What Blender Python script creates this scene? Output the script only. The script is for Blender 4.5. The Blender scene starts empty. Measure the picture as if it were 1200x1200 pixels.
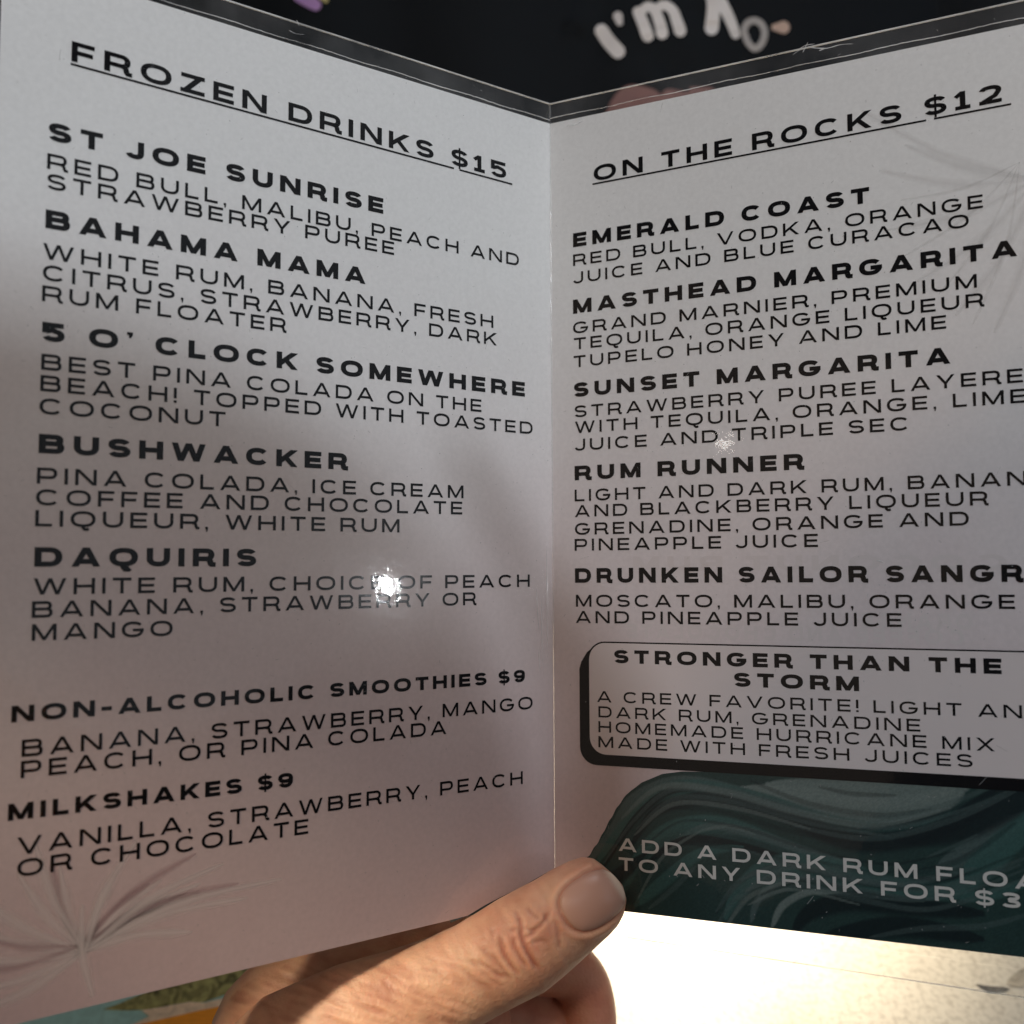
import bpy, bmesh, math, random
import numpy as np
from mathutils import Vector, Matrix
from mathutils.bvhtree import BVHTree
random.seed(7); rng = np.random.default_rng(7)
sc = bpy.context.scene
C = sc.collection
R = math.radians

# ------------------------------------------------------------------ camera, world, lamps, exposure
PITCH = R(28.0)                       # the phone looks down at the menu
CAMZ = 0.36                           # metres above the table top
FPX = 1200.0                          # focal length in units of the 1200 px frame
cp_, sp_ = math.cos(PITCH), math.sin(PITCH)
def V(x, y, d):                       # lens axes (right, up, distance) -> world
    return Vector((x, d*cp_ + y*sp_, y*cp_ - d*sp_ + CAMZ))
def D(x, y, d):
    return Vector((x, d*cp_ + y*sp_, y*cp_ - d*sp_))
def P(px, py, d):                     # photo pixel at a distance -> world
    return V((px-600)/FPX*d, (600-py)/FPX*d, d)

cam = bpy.data.cameras.new('camera'); camo = bpy.data.objects.new('camera', cam); C.objects.link(camo)
camo.location = (0, 0, CAMZ); camo.rotation_euler = (math.pi/2 - PITCH, 0, 0)
cam.sensor_width = 36; cam.lens = 36; cam.clip_start = 0.005; cam.clip_end = 50
cam.dof.use_dof = True; cam.dof.focus_distance = 0.262; cam.dof.aperture_fstop = 14.0
sc.camera = camo

w = bpy.data.worlds.new('World'); sc.world = w; w.use_nodes = True
bg = w.node_tree.nodes['Background']; bg.inputs[0].default_value = (.85, .86, 1, 1); bg.inputs[1].default_value = 0.03
sc.view_settings.view_transform = 'Standard'; sc.view_settings.look = 'None'
sc.view_settings.exposure = 0.0; sc.view_settings.gamma = 1.0

def lamp(name, kind, loc, energy, color, target=None, **kw):
    l = bpy.data.lights.new(name, kind); l.energy = energy; l.color = color
    for k, v in kw.items(): setattr(l, k, v)
    o = bpy.data.objects.new(name, l); C.objects.link(o); o.location = loc
    if target is not None:
        o.rotation_euler = (Vector(target)-Vector(loc)).to_track_quat('-Z', 'Y').to_euler()
    return o
# bulbs whose glints show in the lamination, a bar lamp over the table, room lamps and added fills
lamp('bulb_lamp', 'AREA', V(.85, .012, -.222), .2, (.93, .96, 1), target=V(-.03, -.02, .254), shape='ELLIPSE', size=.009, size_y=.019)
lamp('warm_bulb_lamp', 'POINT', V(-.565, .199, -.50), .04, (1, .92, .84), shadow_soft_size=.006)
lamp('cool_room_lamp', 'AREA', V(.26, .50, -.80), 4.9, (.83, .92, 1), target=V(-.03, 0, .25), size=.05)
lamp('warm_room_lamp', 'AREA', V(-.18, .54, -.90), 1.85, (1, .70, .48), target=V(.06, 0, .25), size=.06)
lamp('ceiling_lamp', 'AREA', V(.32, .76, .05), 1.3, (.88, .94, 1), target=V(-.05, .08, .25), size=.16)
lamp('cool_fill_panel', 'AREA', V(.95, .30, -.60), .9, (.86, .93, 1), target=V(0, 0, .26), shape='RECTANGLE', size=1.3, size_y=.9)  # added cool panel, no seen source, brightens the left page and its film
lamp('warm_fill_panel', 'AREA', V(-.85, .10, -.60), .55, (1, .76, .58), target=V(0, 0, .26), shape='RECTANGLE', size=1.0, size_y=.8)  # added warm panel, no seen source, fills the right page and hand
lamp('hand_fill_spot', 'SPOT', V(-.36, .25, -.15), 22.0, (1, .79, .57), target=V(-.012, -.142, .25), spot_size=R(8.5), spot_blend=.7, shadow_soft_size=.03)  # narrow warm spot added to brighten the hand
lamp('table_lamp', 'SPOT', Vector((.14, .62, .42)), 50.0, (1, .88, .68), target=Vector((.085, .405, 0)), spot_size=R(40), spot_blend=1.0, shadow_soft_size=.03)

# ------------------------------------------------------------------ materials
def mat(name, col, rough=.5, **kw):
    m = bpy.data.materials.new(name); m.use_nodes = True
    b = m.node_tree.nodes['Principled BSDF']
    b.inputs['Base Color'].default_value = (*col, 1); b.inputs['Roughness'].default_value = rough
    for k, v in kw.items(): b.inputs[k].default_value = v
    return m
class NT:
    def __init__(s, m): s.t = m.node_tree; s.b = s.t.nodes.get('Principled BSDF')
    def n(s, ty, ins=None, **kw):
        o = s.t.nodes.new(ty)
        for k, v in kw.items(): setattr(o, k, v)
        for k, v in (ins or {}).items():
            if isinstance(v, bpy.types.NodeSocket): s.t.links.new(v, o.inputs[k])
            else: o.inputs[k].default_value = v
        return o
    def l(s, a, b): s.t.links.new(a, b)
def ramp(nt, fac, stops):
    r = nt.n('ShaderNodeValToRGB', {'Fac': fac}); e = r.color_ramp.elements
    while len(e) > 1: e.remove(e[-1])
    e[0].position = stops[0][0]; e[0].color = (*stops[0][1], 1)
    for p, c in stops[1:]:
        k = e.new(p); k.color = (*c, 1)
    return r.outputs['Color']

def paper_mat(name):
    m = mat(name, (.8, .8, .8), .75); nt = NT(m)
    nt.b.inputs['Specular IOR Level'].default_value = .1
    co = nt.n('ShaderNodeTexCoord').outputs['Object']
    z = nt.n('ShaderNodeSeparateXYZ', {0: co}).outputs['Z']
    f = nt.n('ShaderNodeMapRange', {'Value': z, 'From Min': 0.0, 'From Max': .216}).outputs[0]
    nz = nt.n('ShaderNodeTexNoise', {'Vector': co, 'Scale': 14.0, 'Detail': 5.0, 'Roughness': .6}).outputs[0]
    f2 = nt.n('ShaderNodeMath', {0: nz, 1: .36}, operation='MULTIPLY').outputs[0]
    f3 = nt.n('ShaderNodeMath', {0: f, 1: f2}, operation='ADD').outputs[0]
    c = ramp(nt, f3, [(.12, (.58, .44, .45)), (.42, (.68, .575, .58)), (.82, (.78, .755, .755)), (1, (.80, .80, .80))])  # pink print toward the foot, darkened further there in place of shade
    g = nt.n('ShaderNodeTexNoise', {'Vector': co, 'Scale': 900.0, 'Detail': 3.0}).outputs[0]
    gr = ramp(nt, g, [(.3, (.93, .93, .93)), (.7, (1, 1, 1))])
    mx = nt.n('ShaderNodeMix', {0: 1.0, 6: c, 7: gr}, data_type='RGBA', blend_type='MULTIPLY')
    nt.l(mx.outputs[2], nt.b.inputs['Base Color'])
    return m
def film_mat(name, haze=.0, bump=.10, rough=.04, fine=.09):
    m = bpy.data.materials.new(name); m.use_nodes = True; nt = NT(m)
    nt.t.nodes.remove(nt.b); out = nt.t.nodes['Material Output']
    co = nt.n('ShaderNodeTexCoord').outputs['Object']
    n1 = nt.n('ShaderNodeTexNoise', {'Vector': co, 'Scale': 28.0, 'Detail': 2.0}).outputs[0]
    n2 = nt.n('ShaderNodeTexNoise', {'Vector': co, 'Scale': 420.0, 'Detail': 1.5}).outputs[0]
    b1 = nt.n('ShaderNodeBump', {'Strength': bump, 'Distance': .0008, 'Height': n1})
    b2 = nt.n('ShaderNodeBump', {'Strength': fine, 'Distance': .0002, 'Height': n2, 'Normal': b1.outputs[0]})
    gl = nt.n('ShaderNodeBsdfGlossy', {'Color': (1, 1, 1, 1), 'Roughness': rough, 'Normal': b2.outputs[0]})
    g2 = nt.n('ShaderNodeBsdfGlossy', {'Color': (1, 1, 1, 1), 'Roughness': .17, 'Normal': b2.outputs[0]})
    sm = nt.n('ShaderNodeTexNoise', {'Vector': co, 'Scale': 38.0, 'Detail': 5.0, 'Distortion': .8}).outputs[0]
    sw = nt.n('ShaderNodeMapRange', {'Value': sm, 'From Min': .42, 'From Max': .72, 'To Min': .28, 'To Max': .65}).outputs[0]
    g3 = nt.n('ShaderNodeMixShader', {0: sw, 1: gl.outputs[0], 2: g2.outputs[0]})
    tr = nt.n('ShaderNodeBsdfTransparent', {'Color': (.985, .985, .98, 1)})
    fc = nt.n('ShaderNodeLayerWeight', {'Blend': .5}).outputs['Facing']
    p5 = nt.n('ShaderNodeMath', {0: fc, 1: 5.0}, operation='POWER').outputs[0]
    fr = nt.n('ShaderNodeMath', {0: p5, 1: .8, 2: .036}, operation='MULTIPLY_ADD')
    mx = nt.n('ShaderNodeMixShader', {0: fr.outputs[0], 1: tr.outputs[0], 2: g3.outputs[0]})
    last = mx.outputs[0]
    if haze > 0:
        n3 = nt.n('ShaderNodeTexNoise', {'Vector': co, 'Scale': 45.0, 'Detail': 4.0, 'Roughness': .6}).outputs[0]
        hz = nt.n('ShaderNodeMapRange', {'Value': n3, 'From Min': .35, 'From Max': .8, 'To Min': haze*.25, 'To Max': haze*2.4}).outputs[0]
        df = nt.n('ShaderNodeBsdfDiffuse', {'Color': (.8, .8, .8, 1)})
        last = nt.n('ShaderNodeMixShader', {0: hz, 1: last, 2: df.outputs[0]}).outputs[0]
    nt.l(last, out.inputs['Surface'])
    return m

M_PAPER = paper_mat('printed_shaded_paper')
M_INK = mat('black_ink', (.008, .008, .009), .9, **{'Specular IOR Level': 0.0}); M_WINK = mat('white_ink', (.62, .60, .57), .7)
M_LEAF = mat('pale_leaf_ink', (.665, .57, .565), .8); M_LEAFD = mat('rose_leaf_ink', (.63, .51, .51), .8); M_LEAFR = mat('grey_leaf_ink', (.765, .755, .75), .8)
M_BOX = mat('box_paper', (.70, .62, .61), .8)
M_FILM = film_mat('lamination_film', 0.0)
M_MARGIN = film_mat('lamination_margin', .042, .8, .08)
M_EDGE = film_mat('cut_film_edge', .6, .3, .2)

def set_attr(o, cols, att='paint'):
    at = o.data.color_attributes.new(att, 'FLOAT_COLOR', 'POINT'); at.data.foreach_set('color', np.concatenate([cols, np.ones((len(cols), 1))], 1).astype(np.float32).ravel())
# ------------------------------------------------------------------ mesh helpers
def link(name, verts, faces, m, parent=None, smooth=False, mi=None):
    me = bpy.data.meshes.new(name); me.from_pydata([tuple(v) for v in verts], [], faces)
    for q in (m if isinstance(m, (list, tuple)) else [m]): me.materials.append(q)
    if mi is not None: me.polygons.foreach_set('material_index', mi)
    if smooth: me.polygons.foreach_set('use_smooth', [True]*len(me.polygons))
    me.update()
    o = bpy.data.objects.new(name, me); C.objects.link(o)
    if parent is not None: o.parent = parent
    return o
def tag(o, label, cat, group=None, kind=None):
    o['label'] = label; o['category'] = cat
    if group: o['group'] = group
    if kind: o['kind'] = kind
    return o

# ------------------------------------------------------------------ wide sans lettering, drawn with an elliptical pen
def sup(cx, cy, rx, ry, a0, a1, n=2.35, k=None):
    k = k or max(6, int(abs(a1-a0)/9)); o = []
    for i in range(k+1):
        t = R(a0+(a1-a0)*i/k); c, s = math.cos(t), math.sin(t)
        o.append((cx+rx*math.copysign(abs(c)**(2/n), c), cy+ry*math.copysign(abs(s)**(2/n), s)))
    return o
def stroke(pts, wx, wy, closed=False, clip=None):
    k = wy/wx; h = wy/2; p = []
    for x, y in pts:
        q = (x*k, y)
        if not p or math.hypot(q[0]-p[-1][0], q[1]-p[-1][1]) > 1e-5: p.append(q)
    if closed and math.hypot(p[0][0]-p[-1][0], p[0][1]-p[-1][1]) < 1e-5: p.pop()
    n = len(p); L, Rr = [], []
    for i in range(n):
        a = p[i-1] if (i > 0 or closed) else None; b = p[(i+1) % n] if (i < n-1 or closed) else None
        def nrm(u, v):
            dx, dy = v[0]-u[0], v[1]-u[1]; l = math.hypot(dx, dy) or 1; return (-dy/l, dx/l)
        if a and b:
            n1, n2 = nrm(a, p[i]), nrm(p[i], b); mx, my = n1[0]+n2[0], n1[1]+n2[1]; l = math.hypot(mx, my)
            if l < .3: m = n1; s = 1
            else: m = (mx/l, my/l); s = min(2.2, 1/max(.3, m[0]*n1[0]+m[1]*n1[1]))
        else:
            m = nrm(p[i], b) if b else nrm(a, p[i]); s = 1
        L.append(((p[i][0]+m[0]*h*s)/k, p[i][1]+m[1]*h*s)); Rr.append(((p[i][0]-m[0]*h*s)/k, p[i][1]-m[1]*h*s))
    polys = []
    for i in range(n if closed else n-1):
        j = (i+1) % n; q = [Rr[i], Rr[j], L[j], L[i]]
        if clip:
            for lim, sg in ((clip[0], 1), (clip[1], -1)):
                o = []
                for a, b in zip(q, q[1:]+q[:1]):
                    fa, fb = (a[1]-lim)*sg, (b[1]-lim)*sg
                    if fa >= 0: o.append(a)
                    if fa*fb < 0:
                        t = fa/(fa-fb); o.append((a[0]+(b[0]-a[0])*t, a[1]+(b[1]-a[1])*t))
                q = o
                if len(q) < 3: break
            if len(q) < 3: continue
        polys.append(q)
    return polys
GW = dict(A=1.36, B=1.18, C=1.30, D=1.28, E=1.02, F=.98, G=1.36, H=1.22, J=.95, K=1.24, L=.92, M=1.40, N=1.26, O=1.42, P=1.14,
          Q=1.42, R=1.20, S=1.10, T=1.10, U=1.20, V=1.34, W=1.80, X=1.30, Y=1.26, Z=1.16)
GW.update({'1': .72, '2': 1.05, '3': 1.05, '5': 1.05, '9': 1.08, '$': 1.08, '-': .62})
def glyph(c, wx, wy):
    if c == ' ': return [], .72
    if c == 'I': return stroke([(wx/2, 0), (wx/2, 1)], wx, wy), wx
    if c in ",'":
        y = -.0 if c == ',' else .86; a = max(wx*.9, .13)
        return [[(0, y), (a, y), (a, y+.16), (0, y+.16)], [(a*.35, y-.17), (a*.7, y-.17), (a, y-.001), (a*.3, y-.001)]], a
    if c == '!': return stroke([(wx/2, .3), (wx/2, 1)], wx, wy)+[[(0, 0), (wx, 0), (wx, .16), (0, .16)]], wx
    W = GW[c]; x0, x1, y0, y1, ym, mx = wx/2, W-wx/2, wy/2, 1-wy/2, .5, W/2
    S = lambda p, **k: stroke(p, wx, wy, **k)
    def bowl(yt, yb, xs, xr):
        rx = min((xr-xs)*.75, (yt-yb)*.62); ry = (yt-yb)/2
        return [(xs, yt), (xr-rx, yt)]+sup(xr-rx, (yt+yb)/2, rx, ry, 90, -90)+[(xs, yb)]
    stem = lambda x: S([(x, 0), (x, 1)])
    hb = lambda xa, xb, y: S([(xa, y), (xb, y)])
    dg = lambda a, b: stroke([(a[0]+(a[0]-b[0])*.3, a[1]+(a[1]-b[1])*.3), (b[0]+(b[0]-a[0])*.3, b[1]+(b[1]-a[1])*.3)], wx*.94, wy*1.02, clip=(0, 1))
    if c == 'A': return dg((x0, 0), (mx, 1))+dg((x1, 0), (mx, 1))+hb(W*.2, W*.8, .27), W
    if c == 'B': return stem(x0)+S(bowl(y1, .52, x0, x1-.05))+S(bowl(.52, y0, x0, x1)), W
    O = lambda a, b: sup(mx, .5, (x1-x0)/2, (y1-y0)/2, a, b)
    if c == 'C': return S(O(38, 322)), W
    if c == 'D': return stem(x0)+S(bowl(y1, y0, x0, x1)), W
    if c == 'E': return stem(x0)+hb(0, W, y1)+hb(x0, W*.95, ym)+hb(0, W, y0), W
    if c == 'F': return stem(x0)+hb(0, W, y1)+hb(x0, W*.93, ym-.03), W
    if c == 'G': return S(O(38, 357))+hb(W*.5, W, .46), W
    if c == 'H': return stem(x0)+stem(x1)+hb(x0, x1, ym), W
    if c == 'J': return S([(x1, 1)]+[(x1, .42)]+sup(x0+(x1-x0)*.5, .36, (x1-x0)/2, .36-y0, 0, -165)), W
    if c == 'K': return stem(x0)+dg((x0+.02, .34), (x1, 1)) [:0]+stroke([(x0+.05, .30), (x1+.1, 1.1)], wx*.94, wy, clip=(0, 1))+stroke([(W*.40, .60), (x1+.1, -.12)], wx*.94, wy, clip=(0, 1)), W
    if c == 'L': return stem(x0)+hb(0, W, y0), W
    if c == 'M': return stem(x0)+stem(x1)+stroke([(x0-.09, 1.15), (mx, .06), (x1+.09, 1.15)], wx*.92, wy, clip=(.02, 1)), W
    if c == 'N': return stem(x0)+stem(x1)+stroke([(x0-.1, 1.12), (x1+.1, -.12)], wx*.95, wy, clip=(0, 1)), W
    if c == 'O': return S(O(0, 360), closed=True), W
    if c == 'P': return stem(x0)+S(bowl(y1, .40, x0, x1)), W
    if c == 'Q': return S(O(0, 360), closed=True)+stroke([(mx-.02, .10), (mx+.02, -.05), (mx+.10, -.14), (mx+.22, -.15), (mx+.32, -.09)], wx, wy), W
    if c == 'R': return stem(x0)+S(bowl(y1, .42, x0, x1-.04))+S([(W*.55, .42)]+sup(W*.55, .24, (x1-.10)-W*.55, .18, 90, 10)+[(x1-.07, .14), (x1-.02, y0*.8), (W+.04, y0*.75)]), W
    if c in 'S$':
        t = .5+(y1-.5)/2; b = (y0+.5)/2; rx = (x1-x0)/2
        p = S(sup(mx, t, rx*.97, (y1-.5)/2, 18, 268)+sup(mx, b, rx, (.5-y0)/2, 88, -162))
        if c == '$': p += stroke([(mx, -.15), (mx, 1.13)], wx*.42, wy)
        return p, W
    if c == 'T': return stem(mx)+hb(0, W, y1), W
    if c == 'U': return S([(x0, 1), (x0, .45)]+sup(mx, .45, (x1-x0)/2, .45-y0, 180, 360)+[(x1, 1)]), W
    if c == 'V': return dg((x0, 1), (mx, 0))+dg((x1, 1), (mx, 0)), W
    if c == 'W': return dg((x0, 1), (W*.27, 0))+dg((mx, 1), (W*.27, 0))+dg((mx, 1), (W*.73, 0))+dg((x1, 1), (W*.73, 0)), W
    if c == 'X': return dg((x0+.03, 0), (x1-.03, 1))+dg((x0+.03, 1), (x1-.03, 0)), W
    if c == 'Y': return stroke([(mx, 0), (mx, .45)], wx, wy)+stroke([(mx, .36), (x0-.06, 1.1)], wx*.94, wy, clip=(.3, 1))+stroke([(mx, .36), (x1+.06, 1.1)], wx*.94, wy, clip=(.3, 1)), W
    if c == 'Z': return hb(.03, W, y1)+hb(0, W, y0)+stroke([(.02+x0, .02), (x1-.02, .98)], wx, wy, clip=(y0, y1)), W
    if c == '1': return stem(mx)+stroke([(mx, .96), (mx-.34, .70)], wx*.9, wy*.9, clip=(0, 1))+hb(0, W, y0*.9), W
    if c == '2': return S(sup(mx, .70, (x1-x0)/2, y1-.70, 170, -20)+[(W*.72, .42), (x0+.05, y0+.04)])+hb(0, W, y0), W
    if c == '3': return S(sup(mx, .745, (x1-x0)/2*.94, y1-.745, 160, -90)+[(mx-.12, .49)])+S([(mx-.12, .5)]+sup(mx, .26+.02, (x1-x0)/2, .24-y0+.02, 90, -160)), W
    if c == '5': return hb(.0, W*.95, y1)+S([(x0, .98), (x0, .44)])+S([(x0, .52), (W*.45, .62)]+sup(mx, .34, (x1-x0)/2, .34-y0, 75, -160)), W
    if c == '9': return S(sup(mx, .66, (x1-x0)/2, y1-.66, 0, 360), closed=True)+S([(x1, .64)]+sup(mx, .5, (x1-x0)/2, .5-y0, -5, -150)), W
    if c == '-': return hb(0, W, .42), W
STY = {  # pen across stems, pen across bars, tracking
 'H': (.265, .21, .42), 'T': (.325, .26, .44), 'B': (.195, .172, .42), 'N': (.30, .245, .40), 'b': (.19, .168, .42), 'A': (.225, .195, .42)}
def line_polys(txt, st):
    wx, wy, tr = STY[st]; x = 0; out = []; marks = []
    for i, ch in enumerate(txt):
        g, gw = glyph(ch, wx, wy)
        marks.append((x, x+gw))
        out += [[(x+a, b) for a, b in q] for q in g]
        x += gw + (tr if ch != ' ' and i < len(txt)-1 else 0)
        if ch in ",'!" : x -= 0
    return out, marks

# ------------------------------------------------------------------ the menu: frame recovered from the print
S = .787e-3                                             # print millimetres -> metres
UP = Vector((-.00388742, .99766705, .06815682)); RT = Vector((.99999244, .00387838, .00026496)); FW = Vector((0, -.06815734, .99767458))
AL, AR = .59772, .44096                                  # how far each page swings toward the viewer
HP = 274.5*S                                             # page height
FT = Vector((.0107983, .1104095, .29119))                # top of the fold, lens axes
FB = FT - UP*HP
menu = bpy.data.objects.new('menu', None); C.objects.link(menu)
mw = Matrix.Identity(4)
for i, a in enumerate((D(*RT), D(*FW), D(*UP))): mw.col[i][:3] = a
mw.translation = V(*FB); menu.matrix_world = mw
menu['label'] = 'laminated folded drinks menu standing open, pale pages with black capitals and a dark green wave'
menu['category'] = 'menu'
dLv, dRv = Vector((-math.cos(AL), -math.sin(AL), 0)), Vector((math.cos(AR), -math.sin(AR), 0))
nLv, nRv = Vector((math.sin(AL), -math.cos(AL), 0)), Vector((-math.sin(AR), -math.cos(AR), 0))
def loc(side, x, v, off=0.0):                            # print mm (x to the viewer's right, v up from the page top) -> menu space, off in mm
    d, n, u = (dLv, nLv, -x) if side == 'L' else (dRv, nRv, x)
    return d*(u*S) + n*(off*1e-3) + Vector((0, 0, HP+v*S))
def unp(side, px, py):                                   # photo pixel -> print mm on a page
    n = (RT*nLv.x+FW*nLv.y) if side == 'L' else (RT*nRv.x+FW*nRv.y); d = (RT*dLv.x+FW*dLv.y) if side == 'L' else (RT*dRv.x+FW*dRv.y)
    ry = Vector(((px-600)/FPX, (600-py)/FPX, 1)); q = ry*(FT.dot(n)/ry.dot(n))-FT
    u = q.dot(d)/S; return ((-u if side == 'L' else u), q.dot(UP)/S)

PW = 178.8
def slab(side, name, x0, x1, vt, vb0, vb1, o0, o1, m, parent, nx=24, nz=24):
    vs, fs = [], []
    for o in (o1, o0):
        for j in range(nz+1):
            for i in range(nx+1):
                x = x0+(x1-x0)*i/nx; b = vb0+(vb1-vb0)*i/nx; vs.append(loc(side, x, vt+(b-vt)*j/nz, o))
    n = (nx+1)*(nz+1); g = lambda k, i, j: k*n+j*(nx+1)+i
    for j in range(nz):
        for i in range(nx):
            fs.append((g(0, i, j), g(0, i, j+1), g(0, i+1, j+1), g(0, i+1, j)))
            fs.append((g(1, i, j), g(1, i+1, j), g(1, i+1, j+1), g(1, i, j+1)))
    for i in range(nx):
        fs.append((g(0, i, 0), g(0, i+1, 0), g(1, i+1, 0), g(1, i, 0))); fs.append((g(0, i, nz), g(1, i, nz), g(1, i+1, nz), g(0, i+1, nz)))
    for j in range(nz):
        fs.append((g(0, 0, j), g(1, 0, j), g(1, 0, j+1), g(0, 0, j+1))); fs.append((g(0, nx, j), g(0, nx, j+1), g(1, nx, j+1), g(1, nx, j)))
    return link(name, vs, fs, m, parent)
# bottom edge of the right page droops a little less toward its outer side
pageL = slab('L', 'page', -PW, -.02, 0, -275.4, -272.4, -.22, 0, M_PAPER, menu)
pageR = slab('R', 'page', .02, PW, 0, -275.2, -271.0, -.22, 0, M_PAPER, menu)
pageL['label'] = 'left page listing frozen drinks'; pageR['label'] = 'right page with boxed special and green wave'

def poly_mesh(name, side, polys, m, parent, off=.06, mi=None, mats=None):
    vs, fs = [], []
    for k, q in enumerate(polys):
        b = len(vs)
        for x, v in q: vs.append(loc(side, x, v, off+(k % 5)*.004))
        fs.append(tuple(range(b, b+len(q))))
    return link(name, vs, fs, mats or m, parent, mi=mi)
def text(side, name, rows, st, h, m, parent, off=.07):
    polys = []
    for txt, seen, a, b in rows:                          # full words, the part in view, baseline ends in photo pixels
        (xa, va), (xb, vb) = unp(side, *a), unp(side, *b)
        g, mk = line_polys(txt, st); ws = mk[len(seen)-1][1]
        sx = (xb-xa)/ws; sl = (vb-va)/(xb-xa)
        polys += [[(xa+x*sx, va+x*sx*sl+y*h) for x, y in q] for q in g]
    return poly_mesh(name, side, polys, m, parent, off)
r_ = lambda t, a, b, seen=None: (t, seen or t, a, b)
TL = lambda *r: text('L', 'drink_title', r, 'T', 5.05, M_INK, pageL)
BL = lambda *r: text('L', 'drink_description', r, 'B', 4.25, M_INK, pageL)
TR = lambda *r: text('R', 'drink_title', r, 'T', 5.05, M_INK, pageR)
BR = lambda *r: text('R', 'drink_description', r, 'B', 4.15, M_INK, pageR)
text('L', 'heading', [r_('FROZEN DRINKS $15', (83.5, 71.5), (593, 210))], 'H', 5.65, M_INK, pageL)
TL(r_('ST JOE SUNRISE', (56.5, 164), (449, 250.7)))
BL(r_('RED BULL, MALIBU, PEACH AND', (55, 197.5), (608, 312)), r_('STRAWBERRY PUREE', (55, 221), (461.7, 299)))
TL(r_('BAHAMA MAMA', (53, 267), (428, 333)))
BL(r_('WHITE RUM, BANANA, FRESH', (50, 303), (578, 384.5)), r_('CITRUS, STRAWBERRY, DARK', (50, 328), (582, 405)), r_('RUM FLOATER', (49, 352.7), (335, 390)))
TL(r_("5 O' CLOCK SOMEWHERE", (49, 399), (615, 465)))
BL(r_('BEST PINA COLADA ON THE', (48, 433), (564, 483)), r_('BEACH! TOPPED WITH TOASTED', (47, 458), (624, 509)), r_('COCONUT', (46, 485), (264, 500)))
TL(r_('BUSHWACKER', (45, 530.7), (407, 550.7)))
BL(r_('PINA COLADA, ICE CREAM', (43, 566.7), (543, 584)), r_('COFFEE AND CHOCOLATE', (42, 592), (541.6, 603)), r_('LIQUEUR, WHITE RUM', (41, 616.7), (468, 624)))
TL(r_('DAQUIRIS', (40, 664), (300, 663.5)))
BL(r_('WHITE RUM, CHOICE OF PEACH', (39, 697), (620.7, 687.7)), r_('BANANA, STRAWBERRY OR', (37, 724), (557.7, 709)), r_('MANGO', (37, 751), (202, 745)))
text('L', 'drink_title', [r_('NON-ALCOHOLIC SMOOTHIES $9', (13, 846.7), (615, 799))], 'N', 4.15, M_INK, pageL)
BS = lambda *r: text('L', 'drink_description', r, 'b', 4.3, M_INK, pageL)
BS(r_('BANANA, STRAWBERRY, MANGO', (25, 887), (624, 830.7)), r_('PEACH, OR PINA COLADA', (24, 912), (522.7, 860)))
text('L', 'drink_title', [r_('MILKSHAKES $9', (9, 962), (343, 921.7))], 'N', 4.15, M_INK, pageL)
BS(r_('VANILLA, STRAWBERRY, PEACH', (20, 1002), (612.5, 918.7)), r_('OR CHOCOLATE', (20, 1028), (361, 976.7)))
text('R', 'heading', [r_('ON THE ROCKS $12', (696, 213), (1174, 119))], 'H', 5.6, M_INK, pageR)
TR(r_('EMERALD COAST', (671.7, 290), (1019, 237.5)))
BR(r_('RED BULL, VODKA, ORANGE', (671.7, 312), (1152, 243.6)), r_('JUICE AND BLUE CURACAO', (671.7, 333), (1135.6, 266)))
TR(r_('MASTHEAD MARGARITA', (671.7, 368), (1192, 300)))
BR(r_('GRAND MARNIER, PREMIUM', (671.7, 391.4), (1145, 337)), r_('TEQUILA, ORANGE LIQUEUR', (672.7, 410), (1153, 359)), r_('TUPELO HONEY AND LIME', (672.5, 431), (1109, 385)))
TR(r_('SUNSET MARGARITA', (672.7, 465.6), (1113.7, 426)))
BR(r_('STRAWBERRY PUREE LAYERED', (673.6, 489.4), (1199, 448), 'STRAWBERRY PUREE LAYERE'), r_('WITH TEQUILA, ORANGE, LIME', (674, 508), (1203, 471.7)), r_('JUICE AND TRIPLE SEC', (673.6, 528.6), (1065.6, 504)))
TR(r_('RUM RUNNER', (673.6, 563), (942, 550)))
BR(r_('LIGHT AND DARK RUM, BANANA', (673.6, 587.7), (1203, 568.6), 'LIGHT AND DARK RUM, BANAN'), r_('AND BLACKBERRY LIQUEUR', (674, 606), (1158, 592)), r_('GRENADINE, ORANGE AND', (674, 627), (1135.6, 615.7)), r_('PINEAPPLE JUICE', (673.6, 645.6), (958.7, 641)))
TR(r_('DRUNKEN SAILOR SANGRIA', (674, 683), (1199, 682), 'DRUNKEN SAILOR SANGR'))
BR(r_('MOSCATO, MALIBU, ORANGE', (675, 711), (1189.7, 713.7)), r_('AND PINEAPPLE JUICE', (675, 730), (1056.7, 734.7)))
def back_text(rows, h):
    polys = []
    for txt, a, b in rows:
        (xa, va), (xb, vb) = unp('R', *a), unp('R', *b); g, mk = line_polys(txt, 'T'); sx = (xb-xa)/mk[-1][1]
        polys += [[(xb-x*sx, va+(vb-va)*(1-x/mk[-1][1])+y*h) for x, y in q][::-1] for q in g]
    return poly_mesh('show_through', 'R', polys, mat('show_through_ink', (.665, .60, .595), .9, **{'Specular IOR Level': 0.0}), pageR, .008)
back_text([('COCONUT RUM', (742, 668), (1180, 668)), ('ORANGE', (1010, 735), (1140, 738)), ('COFFEE AND CHOCOLATE', (735, 747), (1130, 756))], 4.6)
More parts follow.
